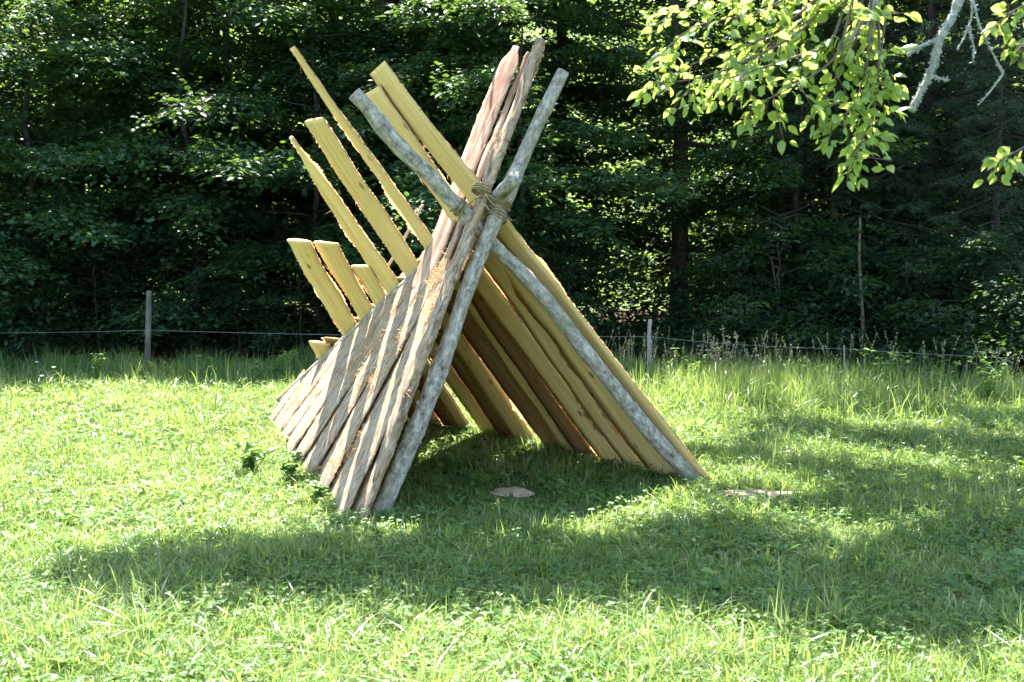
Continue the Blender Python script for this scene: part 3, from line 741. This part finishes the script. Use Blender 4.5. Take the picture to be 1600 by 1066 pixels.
# ------------------------------------------------------------------ meadow
def meadow_pts(rng, n, y0=3.3, y1=14.2):
    y = y0 + (y1 - y0) * rng.random(n); x = (rng.random(n) * 2 - 1) * (y * .56 + .5); return x, y
def far_edge(x): return np.where(x < 0, 13.9, 13.9 - .28 * x) + .35 * np.sin(x * 1.9) + .2 * np.sin(x * 4.3)
def in_shelter(x, y):
    """inside the footprint of the shelter"""
    a = np.array([FL[:2], FR[:2], gnd(600, 652)[:2], gnd(428, 657)[:2]]); ins = np.ones(len(x), bool)
    for k in range(4):
        p, q = a[k], a[(k + 1) % 4]; ins &= ((q[0] - p[0]) * (y - p[1]) - (q[1] - p[1]) * (x - p[0])) > 0
    return ins
SANDP = gnd(1170, 771); CHIPP = gnd(803, 766)
def clear(x, y):
    d1 = ((x - SANDP[0]) / .29) ** 2 + ((y - SANDP[1] + .06) / .17) ** 2 < 1
    d2 = ((x - CHIPP[0]) / .18) ** 2 + ((y - CHIPP[1] + .10) / .24) ** 2 < 1
    return ~(d1 | d2)
def patchy(x, y, s=1.0, k=0.0):
    return np.sin(x * 1.9 * s + 1.3 * np.sin(y * 1.1 * s + k) + k) * np.sin(y * 2.3 * s + 1.7 * np.sin(x * 1.4 * s) + 2 * k)
def blades(b, x, y, h, wd, rng, lean=.55, segs=4, mat=0, tint=None, z0=None):
    n = len(x); z = ground_z(x, y) if z0 is None else z0
    a = rng.uniform(0, 2 * np.pi, n); d = np.stack([np.cos(a), np.sin(a), np.zeros(n)], -1)
    f = a + rng.normal(size=n) * .9 + np.pi / 2; sd = np.stack([np.cos(f), np.sin(f), np.zeros(n)], -1)
    ln = np.abs(rng.normal(size=n)) * lean; s = np.linspace(0, 1, segs + 1)
    V = []
    for k, q in enumerate(s):
        c = np.stack([x, y, z - .01], -1) + d * (h * ln * q ** 1.8)[:, None]; c[:, 2] += h * (q - .32 * np.minimum(ln, 1.6) * q ** 2.4)
        wk = wd * (1 - q ** 2.2) * (0.75 + .5 * q * (1 - q))
        if k < segs: V += [c - sd * wk[:, None], c + sd * wk[:, None]]
        else: V += [c]
    V = np.stack(V, 1); m = V.shape[1]; o = (np.arange(n) * m)[:, None]
    Q = np.concatenate([o + np.array([[2 * k, 2 * k + 1, 2 * k + 3, 2 * k + 2]]) for k in range(segs - 1)]); T = o + np.array([[2 * segs - 2, 2 * segs - 1, 2 * segs]])
    rd = np.clip((.45 + .25 * patchy(x, y, .8)) + rng.normal(size=n) * .22, 0, 1) if tint is None else tint
    b.add(V.reshape(-1, 3), [Q, T], mat, np.repeat(rd, m))
r = np.random.default_rng(4)
b = MB()
# short sward: dense near the camera, in tufts
def sward(n, y0, y1, hmin, hmax, wd, seed):
    rr = np.random.default_rng(seed); k = 12; x, y = meadow_pts(rr, n // k, y0, y1); m = len(x)
    th = np.clip(np.exp(rr.normal(size=m) * .33), .45, 2.0) * (1 + .35 * patchy(x, y, 1.3, 2.0)); tt = .42 + .22 * patchy(x, y, 1.4) + .14 * patchy(x, y, 4.0, 2) + rr.normal(size=m) * .16; tw = np.exp(rr.normal(size=m) * .3)
    sp = .018 + .03 * rr.random(m); q = np.repeat(np.arange(m), k)
    x = x[q] + rr.normal(size=m * k) * sp[q]; y = y[q] + rr.normal(size=m * k) * sp[q]
    ok = (y < far_edge(x)) & (clear(x, y) | (rr.random(len(x)) < .10)); ok &= ~(in_shelter(x, y) & (rr.random(len(x)) < .25)); x, y, q = x[ok], y[ok], q[ok]
    h = .72 * rr.uniform(hmin, hmax, len(x)) * th[q] * (1 + .055 * np.clip(y - 8.5, 0, 6) ** 1.45)
    blades(b, x, y, np.clip(h, .02, .5), wd * tw[q] * rr.uniform(.6, 1.3, len(x)), rr, lean=1.25, tint=np.clip(tt[q] + rr.normal(size=len(x)) * .13 + (rr.random(len(x)) < .05) * .5, 0, 1))
sward(85000, 3.3, 5.2, .05, .14, .0036, 1)
sward(90000, 5.0, 8.0, .05, .14, .0042, 2)
sward(90000, 7.8, 14.2, .06, .16, .0055, 3)
# the long grass along the fence and the mound right of the shelter
rr = np.random.default_rng(9)
x = rr.uniform(-9, 7.5, 17000); y = far_edge(x) - np.abs(rr.normal(size=len(x))) * .75; h = rr.uniform(.12, .34, len(x)) * (1 + .45 * patchy(x, y, 2.1, 4) + .3 * patchy(x, y, 5, 1)); blades(b, x, y, np.maximum(h, .06), .0042 * np.ones(len(x)), rr, lean=.5)
x = 2.9 + rr.normal(size=6500) * .8; y = 11.2 + rr.normal(size=6500) * .75; ok = ~in_shelter(x, y); x, y = x[ok], y[ok]; blades(b, x, y, rr.uniform(.22, .48, len(x)), .0038 * np.ones(len(x)), rr, lean=.8)
tag(b.build("grass", [M['grass']]), "sunlit uneven meadow grass", "grass", kind="stuff")

# herbs among the grass: clover and small round leaves
b = MB()
def herbs(n, y0, y1, seed, size):
    rr = np.random.default_rng(seed); x, y = meadow_pts(rr, n, y0, y1); p = patchy(x, y, 1.1, .7) + .5 * patchy(x, y, 2.7, 3)
    ok = (rr.random(n) < .25 + .75 * (p > .1)) & (y < far_edge(x) - .5) & clear(x, y); x, y = x[ok], y[ok]; n = len(x)
    hh = rr.uniform(.02, .085, n); c = np.stack([x, y, ground_z(x, y) + hh], -1); a0 = rr.uniform(0, 6.28, n); tilt = rr.normal(size=(n, 3)) * .35
    for k in range(3):
        a = a0 + k * 2.094; d = np.stack([np.cos(a), np.sin(a), rr.normal(size=n) * .2], -1)
        put_leaves(b, c, d, np.array([0, 0, 1.]) + tilt, size * rr.uniform(.6, 1.3, n), np.clip(.5 + .3 * patchy(x, y, .9, 5) + rr.normal(size=n) * .2, 0, 1), 0, (LEAF6 * [1, 1.3, 1], LEAF6F))
herbs(17000, 3.3, 6.0, 1, .017); herbs(16000, 5.8, 12.5, 2, .022)
# broad lance leaves (dock, plantain, dandelion) in loose rosettes
rr = np.random.default_rng(12); x, y = meadow_pts(rr, 1500, 3.4, 12); ok = clear(x, y) & ((patchy(x, y, .9, 2.5) > .05) | (rr.random(len(x)) < .25)); x, y = x[ok], y[ok]
for k in range(6):
    a = rr.uniform(0, 6.28, len(x)); d = np.stack([np.cos(a), np.sin(a), rr.uniform(.3, 1.3, len(x))], -1); nr = np.stack([-np.cos(a) * .6, -np.sin(a) * .6, np.ones(len(x))], -1)
    put_leaves(b, np.stack([x, y, ground_z(x, y) + .01], -1), d, nr, rr.uniform(.035, .11, len(x)), np.clip(rr.random(len(x)), 0, 1), 0, (LEAFF, LEAFFF), .55)
tag(b.build("meadow_herbs", [M['herb']]), "clover and broad leaved herbs mixed into the meadow", "herbs", kind="stuff")

# dry flowering stems by the fence and in the long grass
b = MB(); rr = np.random.default_rng(15)
n = 230; x = np.concatenate([rr.uniform(0, 7, 130), 2.6 + rr.normal(size=100) * 1.1]); y = np.concatenate([far_edge(x[:130]) - .1 - rr.random(130) * .5, 12.2 + rr.normal(size=100) * .5]); h = rr.uniform(.3, .62, n)
for q in range(n):
    a = rr.uniform(0, 6.28); l = rr.uniform(.02, .16); P = np.array([[x[q], y[q], -.01], [x[q] + l * .3 * np.cos(a), y[q] + l * .3 * np.sin(a), h[q] * .6], [x[q] + l * np.cos(a), y[q] + l * np.sin(a), h[q]]])
    P = resample(P, 6); V, F, U = tube(P, .0016, 3, cap=False); b.add(V, F, 0, rr.random())
    m = 12; t = rr.uniform(.72, 1, m); pp = np.stack([np.interp(t, np.linspace(0, 1, 6), P[:, c]) for c in range(3)], -1); dv = rr.normal(size=(m, 3)) * .7 + [0, 0, 1.]
    put_leaves(b, pp, dv, rr.normal(size=(m, 3)), rr.uniform(.012, .026, m), rr.random(m), 0)
tag(b.build("seed_stems", [M['straw']]), "pale dry seed stems along the fence", "seed stems", kind="stuff")

# single plants one can point to
def leafy_plant(name, px, py, nst, hh, lsize, lab, cat="plant", per=7, wide=1.0, spread=.5, group=None, mat='herb', seed=0):
    g = gnd(px, py); rr = np.random.default_rng(int(px + py) + seed); e = empty(name, (g[0], g[1], float(ground_z(g[0], g[1]))), lab, cat, group); sb, lb = MB(), MB()
    for k in range(nst):
        a = rr.uniform(0, 6.28); l = spread * hh * rr.uniform(.2, 1.0); h = hh * rr.uniform(.6, 1.1)
        P = resample(np.array([[0, 0, -.02], [l * .35 * np.cos(a), l * .35 * np.sin(a), h * .6], [l * np.cos(a), l * np.sin(a), h]]), 8); V, F, U = tube(P, np.linspace(.004, .0018, 8), 5); sb.add(V, F, 0, .4)
        t = rr.uniform(.25, 1, per); pp = np.stack([np.interp(t, np.linspace(0, 1, 8), P[:, c]) for c in range(3)], -1); aa = rr.uniform(0, 6.28, per)
        put_leaves(lb, pp, np.stack([np.cos(aa), np.sin(aa), rr.uniform(-.1, .7, per)], -1), np.array([0, 0, 1.]) + rr.normal(size=(per, 3)) * .35, lsize * rr.uniform(.6, 1.2, per), rr.random(per), 0, (LEAFF, LEAFFF), wide)
    sb.build("stem", [M[mat]], e, True); lb.build("leaves", [M[mat]], e)
leafy_plant("leafy_weed", 395, 740, 16, .24, .06, "clump of dark leafy weeds left of the shelter boards", per=9, spread=1.0)
leafy_plant("leafy_weed", 455, 755, 12, .2, .055, "leafy weed just outside the middle of the board wall", per=8)
leafy_plant("leafy_weed", 500, 785, 9, .15, .05, "low leafy weed at the lower end of the front boards", per=8)
leafy_plant("leafy_weed", 1120, 950, 5, .15, .065, "light green broad leaved weed alone in the shaded grass", per=4, wide=1.2)
leafy_plant("leafy_weed", 880, 775, 4, .14, .07, "sunlit upright weed right of the pale wood slab", per=4, wide=.7)
leafy_plant("leafy_weed", 700, 740, 6, .15, .07, "shaded weed inside the shelter beside the front pole", per=7)
leafy_plant("leafy_weed", 745, 765, 5, .12, .06, "low shaded weed inside the shelter left of the pale wood slab", per=7)
leafy_plant("leafy_weed", 1590, 925, 5, .16, .07, "sunlit broad weed at the right border", per=5, wide=1.1)
leafy_plant("fern", 425, 592, 9, .36, .09, "light green fern at the far edge of the meadow left of the shelter", "fern", per=16, wide=.5, spread=1.1)
leafy_plant("tall_weed", 1130, 606, 7, .72, .05, "tall pale flowering weed rising above the long grass by the fence", per=22, spread=.3, mat='straw')
leafy_plant("tall_weed", 1180, 612, 4, .5, .05, "shorter pale weed right of the tall flowering one", per=14, spread=.4, mat='straw')
for px, py, n, hh, ls, lab in [(1075, 608, 9, .45, .06, "bushy weed in the long grass right of the slim fence post"), (1255, 612, 10, .42, .065, "leafy weed under the wire left of the metal stake"), (1385, 618, 10, .5, .07, "broad weed under the wire right of the metal stake"),
                               (1465, 622, 9, .4, .06, "weed at the grass edge below the small front spruce"), (1545, 626, 11, .5, .07, "leafy weed at the grass edge near the right border"), (690, 590, 6, .3, .05, "weed at the far grass edge seen beside the crossing boards"), (150, 598, 8, .34, .055, "weed at the shaded grass edge left of the rough post"), (330, 596, 8, .32, .055, "weed at the shaded grass edge right of the rough post")]:
    leafy_plant("leafy_weed", px, py, n, hh, ls, lab, per=12, wide=.8, spread=.7)
def arch_tuft(px, py, n, hh, lab, seed):
    g = gnd(px, py); rr = np.random.default_rng(seed); b = MB(); x, y = rr.normal(size=n) * .035, rr.normal(size=n) * .035
    blades(b, x, y, hh * rr.uniform(.6, 1.1, n), .0036 * np.ones(n), rr, lean=1.1, segs=7, tint=rr.uniform(.35, 1, n), z0=np.zeros(n)); o = b.build("grass_tuft", [M['grass']]); o.location = (g[0], g[1], float(ground_z(g[0], g[1]))); tag(o, lab, "grass tuft", "long arching grass tufts")
arch_tuft(225, 1000, 30, .26, "pale arching grass tuft at the lower left end of the tree shade", 1)
arch_tuft(495, 990, 20, .22, "arching grass tuft below the middle of the tree shade", 2)
arch_tuft(1225, 1000, 34, .26, "long arching grass tuft at the lower right rim of the shade", 3)
arch_tuft(1310, 985, 30, .28, "arching grass tuft right of the other long tuft at lower right", 4)
arch_tuft(1590, 1005, 24, .30, "tall grass tuft at the right border near the bottom", 5)
arch_tuft(640, 945, 22, .18, "dark grass tuft in the middle of the tree shade", 6)
arch_tuft(300, 690, 40, .24, "bright grass tuft in the sunny meadow at left", 7)
arch_tuft(180, 640, 50, .30, "tall bright grass tuft far left in the sun", 8)
arch_tuft(560, 1045, 26, .2, "upright sunny grass tuft at the bottom of the picture", 9)
def daisy(px, py, hh, lab):
    g = gnd(px, py); e = empty("daisy", (g[0], g[1], 0.), lab, "flower", "white flowers"); rr = np.random.default_rng(int(px)); sb, pb = MB(), MB()
    V, F, U = tube(np.array([[0, 0, -.02], [0, 0, hh * .5], [.01, 0, hh]]), .002, 4); sb.add(V, F, 0, .4); a = np.linspace(0, 6.28, 12, endpoint=False)
    put_leaves(pb, np.tile([[.01, 0, hh]], (12, 1)), np.stack([np.cos(a), np.sin(a), .1 + 0 * a], -1), np.tile([[0, -.6, .8]], (12, 1)), .022, rr.random(12)); sb.build("stem", [M['herb']], e); pb.build("petals", [M['petal']], e)
daisy(58, 606, .30, "white flower at the far left edge of the meadow"); daisy(84, 612, .28, "white flower right beside the far left one"); daisy(65, 615, .2, "lower white flower below the far left pair")

# ------------------------------------------------------------------ bare sand and the pale slab of wood
r = np.random.default_rng(31)
def mound(name, c, rx, ry, hz, mat, lab, cat, seed, jag=.18, kind=None):
    rr = np.random.default_rng(seed); nr, na = 14, 48; b = MB(); th = np.linspace(0, 2 * np.pi, na, endpoint=False); edge = 1 + jag * np.interp(th, np.linspace(0, 2 * np.pi, 13), np.append(q := rr.normal(size=12), q[0]))
    V = []
    for k in range(nr + 1):
        f = k / nr; zz = hz * (1 - f ** 3) + rr.normal(size=na) * hz * .08 * (f < 1) - .02 * (f >= 1); V.append(np.stack([rx * f * edge * np.cos(th), ry * f * edge * np.sin(th), zz], -1))
    V = np.concatenate(V); i = np.arange(nr)[:, None] * na; j = np.arange(na)[None]; F = np.stack([i + j, i + na + j, i + na + (j + 1) % na, i + (j + 1) % na], -1).reshape(-1, 4)
    b.add(V, F); o = b.build(name, [M[mat]], None, True); o.location = (c[0], c[1], float(ground_z(c[0], c[1]))); return tag(o, lab, cat, kind=kind)
mound("sand_patch", SANDP, .31, .10, .012, 'sand', "bare sandy soil beside the foot of the leaning pole", "soil", 3, .34, kind="stuff")
mound("wood_slab", CHIPP, .17, .12, .022, 'chip', "pale flat slab of wood lying in the grass inside the opening", "wood slab", 8, .26)

# ------------------------------------------------------------------ fruit tree: trunk beyond the right border, crown over the meadow
APP = np.array([4.7, 5.6, 0.])
apple = empty("fruit_tree", APP, "old fruit tree reaching in with bright leaves and lichen covered twigs", "tree")
wb, cb, tb, lb = MB(), MB(), MB(), MB(); r = np.random.default_rng(91)
def limb(P, r0, r1, n=24, bb=None, rough=.04):
    Q = resample(np.array(P, float), n); V, F, U = tube(Q - APP, np.linspace(r0, r1, n), 8, rough, r); (bb or wb).add(V, F, 0, 0, U); return Q
fork = APP + [-.15, .1, 2.3]; limb([APP + [0, 0, -.1], APP + [.05, 0, 1.], fork], .20, .16)
# crown clumps: where their shade falls on the meadow (photo pixels), and how high they hang
shade = [(235, 905, 4.4, .5), (330, 900, 4.5, .6), (470, 885, 4.6, .6), (590, 905, 4.6, .6), (690, 885, 4.7, .55), (800, 905, 4.7, .6), (910, 880, 4.8, .5), (1010, 905, 4.8, .55), (1110, 870, 4.9, .5),
         (1120, 930, 4.6, .45), (1240, 905, 4.8, .5), (1290, 960, 4.3, .5), (1380, 925, 4.6, .55), (1480, 960, 4.3, .55), (1580, 930, 4.6, .55), (1700, 950, 4.3, .6), (1180, 838, 5.0, .35), (1470, 860, 5.1, .5), (1600, 850, 5.2, .6), (1720, 860, 5.2, .7),
         (1150, 712, 5.8, .5), (1270, 738, 5.7, .45), (1400, 790, 5.4, .5), (1530, 770, 5.6, .6), (1360, 700, 6.0, .6), (1480, 690, 6.2, .6), (1600, 710, 6.0, .7), (1700, 760, 5.7, .7), (1250, 670, 6.2, .55), (1560, 655, 6.4, .65), (1080, 700, 5.9, .3), (1210, 640, 6.4, .32), (1330, 640, 6.5, .35), (1430, 745, 5.8, .35), (1130, 790, 5.4, .3), (1250, 800, 5.3, .33), (1050, 835, 5.0, .3), (1390, 650, 6.5, .4), (1480, 640, 6.6, .4), (1320, 775, 5.5, .32), (1560, 820, 5.4, .35), (1200, 690, 6.0, .3)]
for (px, py, z, rad) in shade:
    rad *= .8; px += r.normal() * 14; py += r.normal() * 7
    g = gnd(px, py); c = g + SUN * ((z - .1) / SUN[2]); d = c - fork; h = np.hypot(d[0], d[1])
    mid = fork + d * .5 + [0, 0, .18 * h + .2] + np.append(r.normal(size=2) * .15, 0); Q = limb([fork, mid, c + [0, 0, .15], c + d / np.linalg.norm(d) * rad * .5], .055, .012)
    m = int(112 * (rad / .5) ** 2); o = c - APP + r.normal(size=(m, 3)) * rad * np.array([.48, .42, .3]); a = r.uniform(0, 6.28, m)
    sprays(cb, o, np.stack([np.cos(a), np.sin(a), r.normal(size=m) * .3], -1), r.uniform(.16, .34, m), 10, .085, r, flat=.45)
    for q in range(5):
        e = c + r.normal(size=3) * rad * .45; limb([Q[18], (Q[18] + e) / 2 + [0, 0, .05], e], .012, .004, 6)
cb_near = MB()
def twig(pix, Y0, Y1, r0, nsp, leaves=7, sl=.13, size=.07, start=.1, lichen=0):
    P = np.array([at(x, y, Y0 + (Y1 - Y0) * k / (len(pix) - 1)) for k, (x, y) in enumerate(pix)]); Q = resample(P, 22)
    V, F, U = tube(Q - APP, np.linspace(r0, .0022, 22), 6, .08, r); tb.add(V, F, 0, 0, U)
    if nsp:
        t = r.uniform(start, 1, nsp); t[0] = .99; o = np.stack([np.interp(t, np.linspace(0, 1, 22), Q[:, c]) for c in range(3)], -1) - APP
        tan = unit(Q[-1] - Q[0]); d = tan * .6 + r.normal(size=(nsp, 3)) * .65; d[0] = tan + [0, 0, -.1]; d = unit(d); L = sl * r.uniform(.5, 1.2, nsp)
        for k in range(nsp):
            V, F, U = tube(np.array([o[k], o[k] + d[k] * L[k] * .5 - [0, 0, .004], o[k] + d[k] * L[k] - [0, 0, .012]]), [.0022, .0018, .0012], 4); tb.add(V, F, 0, 0, U)
        sprays(cb_near, o, d, L, leaves, size, r, flat=.8, tmpl=(LEAFF * [1, .88, 1], LEAFFF), spread=.8, droop=.12)
    return Q
HUB = at(1420, -190, 3.9)
limb([fork, (fork + HUB) / 2 + [0, 0, .35], HUB, at(1335, -120, 3.6)], .075, .03)
main = at(1340, -60, 3.5)
for pix, Y0, Y1, nsp, st in [
    ([(1345, -70), (1255, 50), (1150, 105), (1070, 128), (1020, 130)], 3.5, 3.35, 22, .15), ([(1340, -70), (1190, 20), (1080, 40), (1040, 78)], 3.55, 3.4, 22, .2),
    ([(1345, -70), (1240, -20), (1120, -10), (1050, 25)], 3.6, 3.5, 20, .2), ([(1345, -70), (1300, 70), (1225, 95), (1130, 125)], 3.45, 3.3, 22, .15),
    ([(1350, -70), (1310, 90), (1260, 125), (1180, 165)], 3.4, 3.3, 16, .25), ([(1360, -70), (1375, 60), (1368, 170), (1352, 210), (1325, 250)], 3.45, 3.3, 30, .22),
    ([(1355, -70), (1340, 60), (1300, 130), (1285, 165)], 3.5, 3.35, 18, .3), ([(1360, -70), (1385, 20), (1375, 90), (1385, 120)], 3.5, 3.4, 14, .3),
    ([(1350, -60), (1200, 60), (1120, 85), (1060, 110)], 3.5, 3.4, 18, .25), ([(1350, -60), (1270, 30), (1200, 70), (1150, 105)], 3.65, 3.5, 18, .25), ([(1365, -60), (1355, 110), (1330, 175), (1300, 190)], 3.4, 3.3, 16, .35)]:
    twig(pix, Y0, Y1, .0065, int(nsp * .70), 8, size=.044, start=st)
tw = limb([HUB, at(1640, -60, 3.6), at(1660, 150, 3.45)], .03, .012)
twig([(1660, 150), (1615, 222), (1590, 236), (1560, 252)], 3.45, 3.35, .008, 8, 5, sl=.08, size=.05, start=.6); twig([(1650, -40), (1600, 10), (1575, 22), (1560, 36)], 3.55, 3.5, .008, 8, 5, sl=.08, size=.05, start=.5); twig([(1655, 20), (1610, 60), (1595, 72)], 3.5, 3.45, .007, 6, 5, sl=.08, size=.05, start=.5)
# bare lichen covered twigs
def mossy(pix, Y, r0, r1, fl):
    P = resample(np.array([at(x, y, Y) for x, y in pix]), 40); V, F, U = tube(P - APP, np.linspace(r0, r1, 40) * (1 + .18 * smooth_noise(r, 40, 2.2)), 9, .14, r); lb.add(V, F, 0, 0, U)
    m = fl; t = r.random(m); k = (t * 39).astype(int); d = unit(r.normal(size=(m, 3))); o = P[k] - APP + d * (r0 * .75)
    put_leaves(lb, o, d + r.normal(size=(m, 3)) * .5, r.normal(size=(m, 3)), r.uniform(.005, .012, m), r.random(m), 0)
mossy([(1512, -50), (1492, 20), (1468, 62), (1458, 105), (1440, 140), (1424, 174)], 3.5, .0155, .010, 900)
mossy([(1468, 60), (1440, 72), (1418, 86)], 3.5, .008, .005, 80); mossy([(1450, 118), (1466, 122), (1482, 126)], 3.5, .005, .003, 50)
mossy([(1400, -50), (1350, 30), (1330, 60), (1312, 85)], 3.42, .009, .005, 200); mossy([(1375, -40), (1368, 20), (1362, 70)], 3.42, .007, .004, 120)
for pix in ([(1520, -40), (1518, 30), (1505, 62), (1495, 78)], [(1512, 40), (1522, 75), (1520, 98)], [(1515, -20), (1530, 40), (1545, 72)], [(1545, 72), (1560, 100), (1568, 115), (1550, 140), (1528, 165)]):
    mossy(pix, 3.5, .0045, .002, 40)
wb.build("trunk", [M['trunk']], apple, True); cb.build("crown", [M['apple_leaf']], apple); cb_near.build("leaves", [M['apple_leaf']], apple); tb.build("twigs", [M['twig']], apple, True); lb.build("lichen_branch", [M['lichen']], apple)
